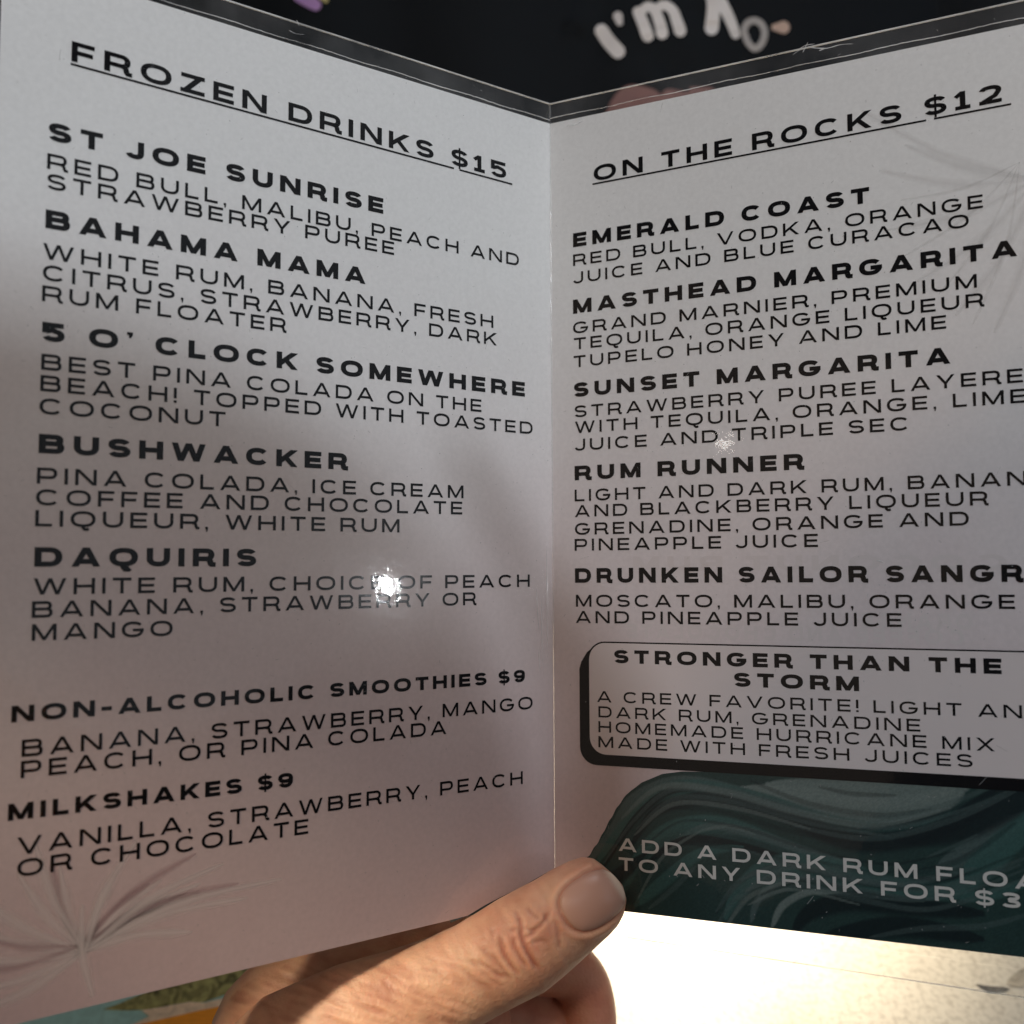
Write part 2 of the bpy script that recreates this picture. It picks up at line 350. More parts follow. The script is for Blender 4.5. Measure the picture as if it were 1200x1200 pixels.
# underlines, each broken where the tail of the dollar sign crosses
def underline(side, page, a, b, gap):
    (xa, va), (xb, vb) = unp(side, *a), unp(side, *b); t = .56; f = lambda x: va+(vb-va)*(x-xa)/(xb-xa); xg = unp(side, gap, 200)[0]
    ps = []
    for p, q in ((xa, xg-1.1), (xg+1.1, xb)): ps.append([(p, f(p)-t/2), (q, f(q)-t/2), (q, f(q)+t/2), (p, f(p)+t/2)])
    poly_mesh('underline', side, ps, M_INK, page, .11)
underline('L', pageL, (82.5, 74.8), (600, 216), 535)
underline('R', pageR, (694.6, 216), (1185, 122), 1092)

# ---- boxed special
def rrect(x0, y0, x1, y1, r, k=8):
    p = []
    for cx, cy, a in ((x1-r, y1-r, 0), (x0+r, y1-r, 90), (x0+r, y0+r, 180), (x1-r, y0+r, 270)):
        for i in range(k+1):
            t = R(a+90*i/k); p.append((cx+r*math.cos(t), cy+r*math.sin(t)))
    return p
TILT = .014
def tiltp(q, base=-205): return [(x, v+(x-16)*TILT*max(0, min(1, (-185-v)/40))) for x, v in q]
boxx1 = 170
dropsh = rrect(9.7, -227.3, boxx1-3, -188, 6.0)
border = rrect(12.8, -224.2, boxx1, -185.5, 6.2); inner = rrect(13.3, -223.6, boxx1-.5, -186.0, 5.8)
# the black drop of the box joins its upper corners with slanted edges
sh = [(boxx1-3, -227.3), (boxx1, -224), (boxx1, -187)]+[(15.4, -187.0), (12.6, -189.2)]+[(10.4, -192.6), (9.7, -195)]+rrect(9.7, -227.3, boxx1-3, -188, 6.0)[18:27]
callout = poly_mesh('callout_box', 'R', [tiltp(sh)], M_INK, pageR, .115)
poly_mesh('border', 'R', [tiltp(border)], M_INK, callout, .122)
poly_mesh('panel', 'R', [tiltp(inner)], M_BOX, callout, .129)
text('R', 'drink_title', [r_('STRONGER THAN THE', (720, 777), (1174, 790)), r_('STORM', (860.5, 804.4), (1007, 810))], 'T', 4.45, M_INK, callout, .14)
text('R', 'drink_description', [r_('A CREW FAVORITE! LIGHT AND', (700, 822.6), (1198, 841.9), 'A CREW FAVORITE! LIGHT AN'), r_('DARK RUM, GRENADINE', (701.5, 840.5), (1078.7, 857.5)), r_('HOMEMADE HURRICANE MIX', (701.5, 858), (1166, 880.5)), r_('MADE WITH FRESH JUICES', (701.5, 875.6), (1140, 899.4))], 'b', 3.75, M_INK, callout, .14)

# ---- painted wave along the foot of the right page, its tail crossing the fold
def rib(pts, w0, w1, side, n=26, conv=True):
    p = [unp(side, *q) for q in pts] if conv else list(pts)
    a = np.array([p[0]]+p+[p[-1]]); out = []
    for i in range(1, len(a)-2):
        for t in np.linspace(0, 1, 9)[:-1]:
            p0, p1, p2, p3 = a[i-1], a[i], a[i+1], a[i+2]
            out.append(.5*((2*p1)+(-p0+p2)*t+(2*p0-5*p1+4*p2-p3)*t*t+(-p0+3*p1-3*p2+p3)*t**3))
    out.append(a[-2]); out = np.array(out); d = np.gradient(out, axis=0); d /= (np.linalg.norm(d, axis=1)[:, None]+1e-9); nn = np.stack([-d[:, 1], d[:, 0]], 1)
    m = len(out); ph = rng.random()*6
    w = np.array([(w0+(w1-w0)*i/(m-1))*(math.sin(math.pi*(i+.35)/(m-.3))**.6)*(1+.18*math.sin(i*.7+ph)) for i in range(m)])/2
    Lx, Rx = out+nn*w[:, None], out-nn*w[:, None]
    return [[tuple(Rx[i]), tuple(Rx[i+1]), tuple(Lx[i+1]), tuple(Lx[i])] for i in range(m-1)]
def paint_mat(name, c, amt=.35):
    m = mat(name, c, .7); nt = NT(m); co = nt.n('ShaderNodeTexCoord').outputs['Object']
    nz = nt.n('ShaderNodeTexNoise', {'Vector': co, 'Scale': 160.0, 'Detail': 5.0, 'Distortion': 1.5}).outputs[0]
    nt.l(ramp(nt, nz, [(.3, tuple(x*(1-amt) for x in c)), (.7, tuple(min(1, x*(1+amt)) for x in c))]), nt.b.inputs['Base Color']); return m
WV = [paint_mat('wave_base', (.030, .062, .068)), paint_mat('wave_teal', (.050, .115, .115)), paint_mat('wave_pale', (.16, .23, .22)), paint_mat('wave_navy', (.012, .022, .032)), paint_mat('wave_grey', (.075, .115, .13))]
outl = [(655, 1100), (660, 1032), (676, 1018), (690, 1003), (702, 985), (712, 966), (722, 948), (734, 931), (752, 917), (776, 907), (800, 904)]
a0 = [unp('R', *q) for q in outl]; top = [(x, -227.0+(x-16)*.014) for x in (60, 90, 120, 150, PW)]
bot = [(x, -275.2+4.2*x/PW+.3) for x in (PW, 140, 100, 60, 20)]
wave_poly = [(.3, -275.0)]+[(.3, unp('R', 650, 1040)[1])]+a0[2:]+top+bot
WS = []
def strand(k, pts, a, b=None): WS.append((k, [unp('R', *q) for q in pts], a, b or a))
strand(2, [(870, 925), (940, 935), (1010, 950), (1080, 945), (1130, 922)], 9)
strand(2, [(900, 920), (985, 925), (1060, 930), (1120, 918)], 8)
strand(4, [(690, 1010), (720, 970), (745, 935), (800, 915), (880, 930), (960, 955)], 5, 3)
strand(1, [(700, 1010), (730, 965), (765, 930), (820, 922), (900, 940), (980, 965), (1060, 972), (1140, 945), (1200, 915)], 5.5, 5)
strand(3, [(708, 1015), (745, 958), (790, 925), (850, 928), (930, 955)], 2.6, 2)
strand(3, [(740, 990), (770, 950), (830, 935), (910, 950), (1000, 985), (1090, 975), (1160, 935), (1200, 910)], 4.5, 7)
strand(3, [(880, 915), (950, 942), (1030, 955), (1090, 948)], 1.6)
strand(3, [(960, 922), (1000, 930), (1050, 932)], 1.2)
strand(1, [(720, 1060), (750, 1000), (790, 968), (850, 965), (920, 990), (1000, 1015)], 4, 5)
strand(4, [(790, 985), (830, 968), (880, 975), (930, 992), (990, 1010)], 2.2, 3)
strand(2, [(815, 976), (850, 968), (885, 978)], .9)
strand(4, [(830, 985), (862, 976), (900, 985)], 1.2)
strand(3, [(760, 1010), (800, 985), (860, 985), (930, 1005), (1010, 1030), (1090, 1030)], 3.5, 4)
strand(3, [(690, 1060), (720, 1030), (760, 1000)], 6, 4)
strand(1, [(745, 1060), (780, 1030), (820, 1000), (870, 992)], 5, 2.5)
strand(4, [(760, 1065), (790, 1040), (815, 1015)], 1.5)
strand(1, [(850, 1075), (865, 1045), (900, 1015), (960, 1012), (1040, 1035), (1120, 1040), (1200, 985)], 5, 7)
strand(2, [(905, 1085), (918, 1060), (950, 1045), (1000, 1048)], 2.6, 1.2)
strand(4, [(880, 1080), (890, 1052), (925, 1030), (980, 1030)], 2.4, 1.4)
strand(4, [(1100, 1015), (1140, 995), (1200, 955)], 5, 7)
strand(1, [(1130, 1020), (1170, 990), (1215, 950)], 5, 7)
strand(3, [(930, 1092), (950, 1068), (1000, 1055), (1070, 1062), (1150, 1070)], 5, 7)
strand(3, [(960, 1100), (1050, 1085), (1150, 1100)], 6, 6)
strand(4, [(1020, 1098), (1080, 1088), (1150, 1085), (1210, 1070)], 1.6)
strand(1, [(1090, 1040), (1150, 1050), (1210, 1030)], 3)
strand(3, [(1050, 985), (1110, 975), (1170, 950), (1215, 925)], 6, 9)
strand(4, [(1085, 1005), (1120, 990), (1145, 978)], .6)
for k in range(34):                                       # fine brush hairs following the curls
    base = random.choice([[(700, 1012), (735, 962), (780, 926), (850, 930), (940, 955), (1030, 970), (1120, 950), (1200, 915)],
                          [(735, 1050), (765, 1000), (810, 970), (880, 978), (960, 1003), (1050, 1020), (1130, 1005), (1200, 960)],
                          [(850, 1078), (880, 1040), (930, 1022), (1010, 1040), (1090, 1048), (1200, 1010)]])
    dx, dy = random.uniform(-12, 14), random.uniform(-10, 22); i0 = random.randint(0, len(base)-4); i1 = random.randint(i0+3, len(base))
    strand(random.choice([1, 3, 4, 4, 2, 3]), [(x+dx, y+dy) for x, y in base[i0:i1]], random.uniform(.7, 2.0))
WCOL = [(.022, .048, .045), (.042, .100, .092), (.16, .20, .185), (.009, .016, .019), (.070, .105, .102)]
nxw, nzw = 420, 130
xs = np.linspace(.3, PW, nxw+1); ox = np.array([q[0] for q in [(.3, unp('R', 650, 1040)[1])]+a0[2:]+top]); ov = np.array([q[1] for q in [(.3, unp('R', 650, 1040)[1])]+a0[2:]+top])
vt = np.interp(xs, ox, ov)+.25*np.sin(xs*2.3)*(xs < 30)*np.clip((30-xs)/10, 0, 1); vb = -275.0+4.0*xs/PW
gx = np.repeat(xs[None], nzw+1, 0); gv = vb[None]+(vt-vb)[None]*np.linspace(0, 1, nzw+1)[:, None]
ptsw = np.stack([gx.ravel(), gv.ravel()], 1); colw = np.tile(np.array(WCOL[0]), (len(ptsw), 1))
for k, p, wa, wb in WS:
    a = np.array([p[0]]+p+[p[-1]]); cur = []
    for i in range(1, len(a)-2):
        for t in np.linspace(0, 1, 10)[:-1]:
            p0, p1, p2, p3 = a[i-1:i+3]; cur.append(.5*((2*p1)+(-p0+p2)*t+(2*p0-5*p1+4*p2-p3)*t*t+(-p0+3*p1-3*p2+p3)*t**3))
    cur.append(a[-2]); cur = np.array(cur); m = len(cur); best = np.full(len(ptsw), 1e9); bi = np.zeros(len(ptsw)); side_ = np.zeros(len(ptsw))
    for i in range(m-1):
        A_, d_ = cur[i], cur[i+1]-cur[i]; L2 = d_@d_+1e-9; t = np.clip(((ptsw-A_)@d_)/L2, 0, 1); r2 = ptsw-A_-t[:, None]*d_; q = np.hypot(r2[:, 0], r2[:, 1]); mk = q < best
        best[mk] = q[mk]; bi[mk] = (i+t[mk])/(m-1); side_[mk] = (d_[0]*r2[mk, 1]-d_[1]*r2[mk, 0])
    wd = (wa+(wb-wa)*bi)/2*(np.clip(np.sin(np.pi*np.clip(bi, .02, .98)), 0, 1)**.5)+.05
    soft = np.where(side_ > 0, .35, .75)*wd+.12                     # one edge crisp, the other brushed out
    al_ = np.clip(1-(best-wd*.7)/soft, 0, 1); al_ = al_*al_*(3-2*al_)*(.85 if wa > 2.1 else .42)
    colw = colw*(1-al_[:, None])+np.array(WCOL[k])[None]*al_[:, None]
grain = rng.random(len(ptsw)); colw *= (.86+.28*grain)[:, None]
vs = [loc('R', x, v, .02) for x, v in ptsw]; fs = []
for j in range(nzw):
    for i in range(nxw): a = j*(nxw+1)+i; fs.append((a, a+1, a+nxw+2, a+nxw+1))
def attr_mat(name, rough, att='paint', **kw):
    m = mat(name, (1, 1, 1), rough, **kw); nt = NT(m); nt.l(nt.n('ShaderNodeAttribute', attribute_name=att).outputs['Color'], nt.b.inputs['Base Color']); return m
wave = link('wave_print', vs, fs, attr_mat('wave_paint', .75, **{'Specular IOR Level': .1}), pageR); set_attr(wave, colw)
tail = [unp('L', *q) for q in ((528, 1081.5), (548, 1073), (566, 1062), (585, 1052), (610, 1040), (641, 1022))]
wt = tail+[(-.3, -272.7), (-42, -273.1)]
wl = poly_mesh('wave_print', 'L', [wt], None, pageL, .03, mats=WV, mi=[0])
text('R', 'wave_lettering', [r_('ADD A DARK RUM FLOATER', (725.4, 996.8), (1181, 1040), 'ADD A DARK RUM FLO'), r_('TO ANY DRINK FOR $3', (725.4, 1019.5), (1196, 1064.9))], 'A', 4.25, M_WINK, pageR, .10)

# ---- faint palm leaves printed behind the words
def leaf(side, page, c, ends, w0, w1, m, off):
    ps = []
    for e in ends:
        midx = (c[0]+e[0])/2+(e[1]-c[1])*.06; midy = (c[1]+e[1])/2-(e[0]-c[0])*.06
        ps += rib([c, (midx, midy), e], w0, w1, side)
    vs, fs, al = [], [], []
    for k, q in enumerate(ps):
        if not all(-274 < v < -1 and abs(x) < PW-.4 and abs(x) > .4 for x, v in q): continue
        b = len(vs); mid = lambda a, c: ((q[a][0]+q[c][0])/2, (q[a][1]+q[c][1])/2)
        vs += [loc(side, x, v, off+(k//8)*.0006) for x, v in (q[0], q[1], mid(1, 2), q[2], q[3], mid(0, 3))]; al += [0, 0, 1, 0, 0, 1]; fs += [(b, b+1, b+2, b+5), (b+5, b+2, b+3, b+4)]
    o = link('leaf_print', vs, fs, m, page); set_attr(o, np.repeat(np.array(al, float)[:, None], 3, 1), 'ink'); return o
def leaf_ink(name, c, f):                                 # soft-edged tint: thin ink that lets the paper show
    m = bpy.data.materials.new(name); m.use_nodes = True; nt = NT(m); nt.t.nodes.remove(nt.b)
    a = nt.n('ShaderNodeAttribute', attribute_name='ink').outputs['Fac']; fa = nt.n('ShaderNodeMath', {0: a, 1: f}, operation='MULTIPLY').outputs[0]
    mx = nt.n('ShaderNodeMixShader', {0: fa, 1: nt.n('ShaderNodeBsdfTransparent').outputs[0], 2: nt.n('ShaderNodeBsdfDiffuse', {'Color': (*c, 1)}).outputs[0]})
    nt.l(mx.outputs[0], nt.t.nodes['Material Output'].inputs['Surface']); return m
M_LEAF = leaf_ink('pale_leaf_tint', (.80, .72, .72), .62); M_LEAFD = leaf_ink('rose_leaf_tint', (.50, .34, .36), .42); M_LEAFR = leaf_ink('grey_leaf_tint', (.68, .665, .655), .2)
leaf('L', pageL, (100, 1115), [(-60, 1165), (-70, 1120), (-60, 1075), (-40, 1040), (20, 1022), (70, 1015), (130, 1035), (190, 1030), (235, 1035), (290, 1052), (225, 1092), (-60, 1195), (40, 985), (262, 1012), (330, 1030), (160, 985)], 4.2, 4.0, M_LEAF, .004)
leaf('L', pageL, (95, 1108), [(-40, 1095), (-60, 1140), (60, 1010), (175, 1035), (235, 1045), (280, 1035), (230, 1000)], 1.6, 4.0, M_LEAFD, .012)
leaf('L', pageL, (112, 1178), [(96, 1060)], 3.6, 3.6, M_LEAF, .020)
leaf('R', pageR, (1215, 210), [(1010, 130), (1030, 200), (1040, 270), (1075, 330), (1120, 370), (1165, 390), (1060, 170)], 3.0, 4.0, M_LEAFR, .004)
leaf('R', pageR, (1195, 190), [(1055, 235), (1060, 300), (1100, 345), (1140, 380)], 1.0, 2.0, M_LEAFR, .012)

# ---- lamination: clear film over both faces, wider than the pages, sealed margin, crease at the fold
def film(side, name, x0, x1, v0, v1, off, m, parent, nx=60, nz=120, wob=0.0):
    vs, fs = [], []
    for j in range(nz+1):
        for i in range(nx+1):
            x = x0+(x1-x0)*i/nx; v = v0+(v1-v0)*j/nz; u = abs(x)
            h = off
            if wob:
                h += wob*(math.exp(-((u-2.2)/.7)**2)*(1+.5*math.sin(v*.33)+.4*math.sin(v*.9+1)) + .7*math.exp(-((u-4.4)/.9)**2)*(1+.6*math.sin(v*.21+2)))
            vs.append(loc(side, x, v, h))
    for j in range(nz):
        for i in range(nx): a = j*(nx+1)+i; fs.append((a, a+1, a+nx+2, a+nx+1))
    return link(name, vs, fs, m, parent, smooth=True)
MT, MB_ = 7.4, -283.0
for side, pg, sg in (('L', pageL, -1), ('R', pageR, 1)):
    film(side, 'film', sg*.5, sg*9, 0, -275, .24, M_FILM, pg, 34, 150, .05)
    film(side, 'film', sg*9, sg*PW, 0, -275, .24, M_FILM, pg, 60, 90)
    film(side, 'film_margin', sg*.2, sg*(PW+7), MT, .0, .1, M_MARGIN, menu, 90, 4, 0)
    if sg > 0: film(side, 'film_margin', sg*26, sg*(PW+7), -275.4, MB_, .1, film_mat('clear_margin', .012, .1, .1), menu, 90, 4, 0)
    # cut edge of the film, and the inner line where the two sheets seal
    def strip(name, v, hgt, o0, o1, wavy=0.0, xa=.2, xb=PW+7, m=M_EDGE):
        vs, fs = [], []; n = 120
        for i in range(n+1):
            x = sg*(xa+(xb-xa)*i/n); vv = v+wavy*math.sin(i*.35)*.3+wavy*(rng.random()-.5)*.3
            for a, b in ((vv, o0), (vv, o1), (vv-hgt, o1), (vv-hgt, o0)): vs.append(loc(side, x, a, b))
        for i in range(n):
            for k in range(4): a = i*4+k; b = i*4+(k+1) % 4; fs.append((a, b, b+4, a+4))
        link(name, vs, fs, m, menu)
    strip('film_edge', MT, .38, -.05, .32); (strip('film_edge', MB_+.3, .3, -.05, .3, xa=26, m=film_mat('clear_edge', .2, .2, .2)) if sg > 0 else None)
    strip('seal_line', 1.9 if sg > 0 else 1.3, .22, .1, .2, .5)
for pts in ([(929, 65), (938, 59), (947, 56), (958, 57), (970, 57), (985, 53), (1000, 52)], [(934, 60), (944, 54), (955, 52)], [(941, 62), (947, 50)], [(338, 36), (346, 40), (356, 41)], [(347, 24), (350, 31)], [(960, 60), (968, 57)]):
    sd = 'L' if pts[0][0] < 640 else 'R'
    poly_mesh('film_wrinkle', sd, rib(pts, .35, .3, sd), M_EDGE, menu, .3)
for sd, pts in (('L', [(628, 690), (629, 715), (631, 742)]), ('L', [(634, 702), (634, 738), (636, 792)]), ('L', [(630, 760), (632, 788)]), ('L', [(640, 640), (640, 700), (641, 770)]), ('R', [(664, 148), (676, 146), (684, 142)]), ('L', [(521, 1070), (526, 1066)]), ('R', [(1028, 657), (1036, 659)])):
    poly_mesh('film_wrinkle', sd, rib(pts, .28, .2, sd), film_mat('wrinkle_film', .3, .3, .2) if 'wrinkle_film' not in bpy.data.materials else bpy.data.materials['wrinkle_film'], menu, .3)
for side, pg, sg in (('L', pageL, -1), ('R', pageR, 1)):     # dust and scuffs on the film
    ps = []
    for k in range(420):
        x, v = sg*random.uniform(2, PW-2), random.uniform(-272, 6); a = random.uniform(0, 6.3); l = random.choice([.12, .15, .2, .2, .5, 1.6 if k % 9 == 0 else .2]); wd = .09 if l < .4 else .05
        ca, sa = math.cos(a), math.sin(a); ps.append([(x+ca*p_*l-sa*q_*wd, v+sa*p_*l+ca*q_*wd) for p_, q_ in ((-1, -1), (1, -1), (1, 1), (-1, 1))])
    d_ = poly_mesh('dust', side, ps, bpy.data.materials['wrinkle_film'], pg, .28); d_['kind'] = 'stuff'
# crease: a narrow clear bead down the fold
vs, fs = [], []; nz = 160
for j in range(nz+1):
    v = MT-(MT+275.4)*j/nz; wv = .10+.03*math.sin(j*.9)+.02*rng.random()
    for k in range(7):
        t = -math.pi/2+math.pi*k/6; ps = loc('R', 0, v); 
        vs.append(ps+Vector((wv*1.9e-3*math.sin(t)*1.0, -.5e-3-wv*1.2e-3*math.cos(t), 0)))
for j in range(nz):
    for k in range(6): a = j*7+k; fs.append((a, a+1, a+8, a+7))
link('fold_crease', vs, fs, film_mat('crease_film', .12, .4, .15), menu, smooth=True)

# ------------------------------------------------------------------ table and the beach picture lying on it
mt = mat('pale_table_top', (.72, .64, .52), .45); nt = NT(mt); co = nt.n('ShaderNodeTexCoord').outputs['Object']
mp = nt.n('ShaderNodeMapping', {'Vector': co, 'Scale': (26.0, 5.0, 10.0)}).outputs[0]
g1 = nt.n('ShaderNodeTexNoise', {'Vector': mp, 'Scale': 6.0, 'Detail': 6.0}).outputs[0]
g2 = nt.n('ShaderNodeTexNoise', {'Vector': co, 'Scale': 420.0, 'Detail': 3.0}).outputs[0]
c1 = ramp(nt, g1, [(.3, (.60, .53, .43)), (.7, (.66, .59, .48))]); c2 = ramp(nt, g2, [(.32, (.74, .72, .70)), (.55, (1, 1, 1))])
nt.l(nt.n('ShaderNodeMix', {0: 1.0, 6: c1, 7: c2}, data_type='RGBA', blend_type='MULTIPLY').outputs[2], nt.b.inputs['Base Color'])
def box(name, x0, x1, y0, y1, z0, z1, m, parent=None):
    bm = bmesh.new(); bmesh.ops.create_cube(bm, size=1)
    for v in bm.verts: v.co = Vector((x0 if v.co.x < 0 else x1, y0 if v.co.y < 0 else y1, z0 if v.co.z < 0 else z1))
    bmesh.ops.bevel(bm, geom=list(bm.edges), offset=.004, segments=3, affect='EDGES')
    me = bpy.data.meshes.new(name); bm.to_mesh(me); bm.free(); me.materials.append(m)
    o = bpy.data.objects.new(name, me); C.objects.link(o); o.parent = parent; return o
table = box('table', -.55, .55, -.10, .68, -.03, 0, mt)
tag(table, 'pale wooden tabletop glaring white under a warm lamp below the menu', 'table')
def tz(px, py, z=0.0):                                     # photo pixel -> point on the table plane
    d0 = P(px, py, 1)-V(0, 0, 0); t = (z-CAMZ)/d0.z; return V(0, 0, 0)+d0*t
q = [tz(*a, .0004) for a in ((1143, 1153), (1150, 1158), (1158, 1162), (1168, 1163), (1178, 1162), (1184, 1158), (1176, 1156.5), (1160, 1155.5))]
chip = link('chip_mark', q, [tuple(range(8))], paint_mat('dark_chip', (.10, .09, .08), .6), table)
q = [tz(*a, .0004) for a in ((1180, 1152), (1186, 1143), (1196, 1136), (1210, 1130), (1212, 1150), (1200, 1157), (1190, 1157))]
link('chip_mark', q, [tuple(range(7))], paint_mat('worn_patch', (.40, .34, .26), .3), table)
pic = link('picture_card', [(x, y, z) for z in (.0004, .0016) for x, y in [tuple(tz(*a)[:2]) for a in ((-150, 1330), (-120, 1010), (330, 1010), (330, 1330))]],
           [(0, 1, 2, 3)[::-1], (4, 5, 6, 7), (0, 1, 5, 4), (1, 2, 6, 5), (2, 3, 7, 6), (3, 0, 4, 7)], paint_mat('card_sea', (.34, .60, .57), .12))
tag(pic, 'colourful beach picture with teal water, green shrubs and orange corner on the table', 'picture')
def blot(name, pts, m, z): return link(name, [tz(*a, z) for a in pts], [tuple(range(len(pts)))], m, pic)
blot('shrub_print', [(120, 1183), (140, 1176), (165, 1165), (200, 1150), (240, 1136), (330, 1110), (330, 1165), (262, 1166), (240, 1174), (205, 1177), (175, 1183), (150, 1184)], paint_mat('shrub_green', (.26, .26, .10), .8), .0019)
blot('sand_print', [(166, 1184), (190, 1180), (222, 1174), (240, 1175), (300, 1160), (300, 1180), (234, 1184), (165, 1200), (120, 1222), (100, 1226), (175, 1191)], paint_mat('sand_pale', (.80, .66, .48), .2), .0023)
blot('orange_print', [(160, 1201), (200, 1192), (234, 1184), (330, 1165), (330, 1300), (60, 1300), (120, 1218)], paint_mat('orange_ink', (.90, .36, .03), .1), .0027)

# ------------------------------------------------------------------ voxel skin: tapered tubes united into one continuous surface
def tube(vs, fs, pts, n=28, m=5):
    """pts: (centre, across-vector, depth-vector) rings; rounded ends"""
    b0 = len(vs)
    for c, a, t in pts:
        for k in range(n):
            th = 2*math.pi*k/n; vs.append(c+a*math.cos(th)+t*math.sin(th))
    r = len(pts)
    for i in range(r-1):
        for k in range(n): a = b0+i*n+k; b = b0+i*n+(k+1) % n; fs.append((a, b, b+n, a+n))
    fs.append(tuple(b0+k for k in range(n))[::-1]); fs.append(tuple(b0+(r-1)*n+k for k in range(n)))
def capsule(chain, sub=6, flat=1.0):
    """chain: (centre, radius) -> rings with rounded caps, Catmull-Rom through the joints"""
    P_ = [Vector(c) for c, r in chain]; Rr = [r for c, r in chain]; pp = [P_[0]*2-P_[1]]+P_+[P_[-1]*2-P_[-2]]; rr = [Rr[0]]+Rr+[Rr[-1]]
    cs = []
    for i in range(1, len(pp)-2):
        for k in range(sub):
            t = k/sub; a, b, c, d = pp[i-1:i+3]
            cs.append((.5*((2*b)+(c-a)*t+(2*a-5*b+4*c-d)*t*t+(3*b-a-3*c+d)*t**3), rr[i]+(rr[i+1]-rr[i])*(t*t*(3-2*t))))
    cs.append((P_[-1], Rr[-1])); out = []
    view = D(0, 0, 1)
    tang = [(cs[min(i+1, len(cs)-1)][0]-cs[max(i-1, 0)][0]).normalized() for i in range(len(cs))]
    seq = []
    for k in range(5, 0, -1):
        t = R(k*17.5); seq.append((cs[0][0]-tang[0]*cs[0][1]*math.sin(t), cs[0][1]*math.cos(t), tang[0]))
    for (c, r), t in zip(cs, tang): seq.append((c, r, t))
    for k in range(1, 6):
        t = R(k*17.5); seq.append((cs[-1][0]+tang[-1]*cs[-1][1]*math.sin(t), cs[-1][1]*math.cos(t), tang[-1]))
    for c, r, t in seq:
        a = t.cross(view)
        if a.length < .05: a = t.cross(D(1, 0, 0))
        a.normalize(); d = a.cross(t).normalized(); out.append((c, a*r, d*r*flat))
    return out
def voxel(name, vs, fs, size, smooth_it, m):
    o = link(name, vs, fs, m)
    r = o.modifiers.new('r', 'REMESH'); r.mode = 'VOXEL'; r.voxel_size = size; r.use_smooth_shade = True
    s = o.modifiers.new('s', 'SMOOTH'); s.iterations = smooth_it; s.factor = .5
    dg = bpy.context.evaluated_depsgraph_get(); me = bpy.data.meshes.new_from_object(o.evaluated_get(dg))
    o.modifiers.clear(); o.data = me
    if not me.materials: me.materials.append(m)
    return o

# ---- skin
ms = mat('skin', (.55, .34, .22), .5); nt = NT(ms); co = nt.n('ShaderNodeTexCoord').outputs['Object']
n1 = nt.n('ShaderNodeTexNoise', {'Vector': co, 'Scale': 120.0, 'Detail': 4.0}).outputs[0]
n2 = nt.n('ShaderNodeTexNoise', {'Vector': co, 'Scale': 900.0, 'Detail': 3.0}).outputs[0]
c1 = ramp(nt, n1, [(.3, (.54, .29, .185)), (.55, (.64, .385, .25)), (.75, (.68, .44, .29))])
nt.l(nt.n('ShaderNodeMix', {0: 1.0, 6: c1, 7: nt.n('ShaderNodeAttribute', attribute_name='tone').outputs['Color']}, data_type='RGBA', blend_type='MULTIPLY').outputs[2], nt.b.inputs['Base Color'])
vo = nt.n('ShaderNodeTexVoronoi', {'Vector': co, 'Scale': 1100.0}).outputs['Distance']
b1 = nt.n('ShaderNodeBump', {'Strength': .4, 'Distance': .0004, 'Height': n2}); b2 = nt.n('ShaderNodeBump', {'Strength': .18, 'Distance': .0003, 'Height': vo, 'Normal': b1.outputs[0]})
nt.l(b2.outputs[0], nt.b.inputs['Normal'])
nt.b.inputs['Subsurface Weight'].default_value = .25; nt.b.inputs['Subsurface Radius'].default_value = (.006, .0022, .0012); nt.b.inputs['Subsurface Scale'].default_value = 1.0
mn = attr_mat('nail', .38); nt = NT(mn); co = nt.n('ShaderNodeTexCoord').outputs['Object']
nz = nt.n('ShaderNodeTexNoise', {'Vector': co, 'Scale': 300.0, 'Detail': 3.0}).outputs[0]
nt.l(nt.n('ShaderNodeBump', {'Strength': .12, 'Distance': .0003, 'Height': nz}).outputs[0], nt.b.inputs['Normal'])

vs, fs = [], []
TH = [  # thumb: px x, px y, distance, half width px, half thickness mm
 (723.5, 1030.5, .2660, 9, 2.4), (720, 1034, .2658, 24, 5.0), (713, 1038.5, .2656, 36, 6.8), (703, 1044, .2652, 43.5, 8.0), (690, 1052, .2645, 47.5, 8.6), (672, 1064, .2632, 50.5, 8.9), (655, 1077, .2622, 52.5, 9.2),
 (632, 1093, .2602, 56, 9.8), (610, 1108, .2588, 58.5, 10.2), (585, 1122, .2578, 57, 10.0), (558, 1137, .2568, 56, 10), (525, 1154, .2556, 58, 10.5), (488, 1174, .2544, 66, 11.5), (440, 1205, .2530, 86, 13), (385, 1250, .2525, 112, 15), (330, 1320, .2540, 126, 18)]
rings = []
pw = [P(x, y, d) for x, y, d, _, _ in TH]; vw = D(0, 0, 1)
for i, (x, y, d, hw, ht) in enumerate(TH):
    t = (pw[max(i-1, 0)]-pw[min(i+1, len(pw)-1)]).normalized(); a = t.cross(vw).normalized(); dep = a.cross(t).normalized()
    rings.append((pw[i], a*(hw*d/FPX), dep*(ht*1e-3)))
tube(vs, fs, rings, 40)
mm = 1e-3
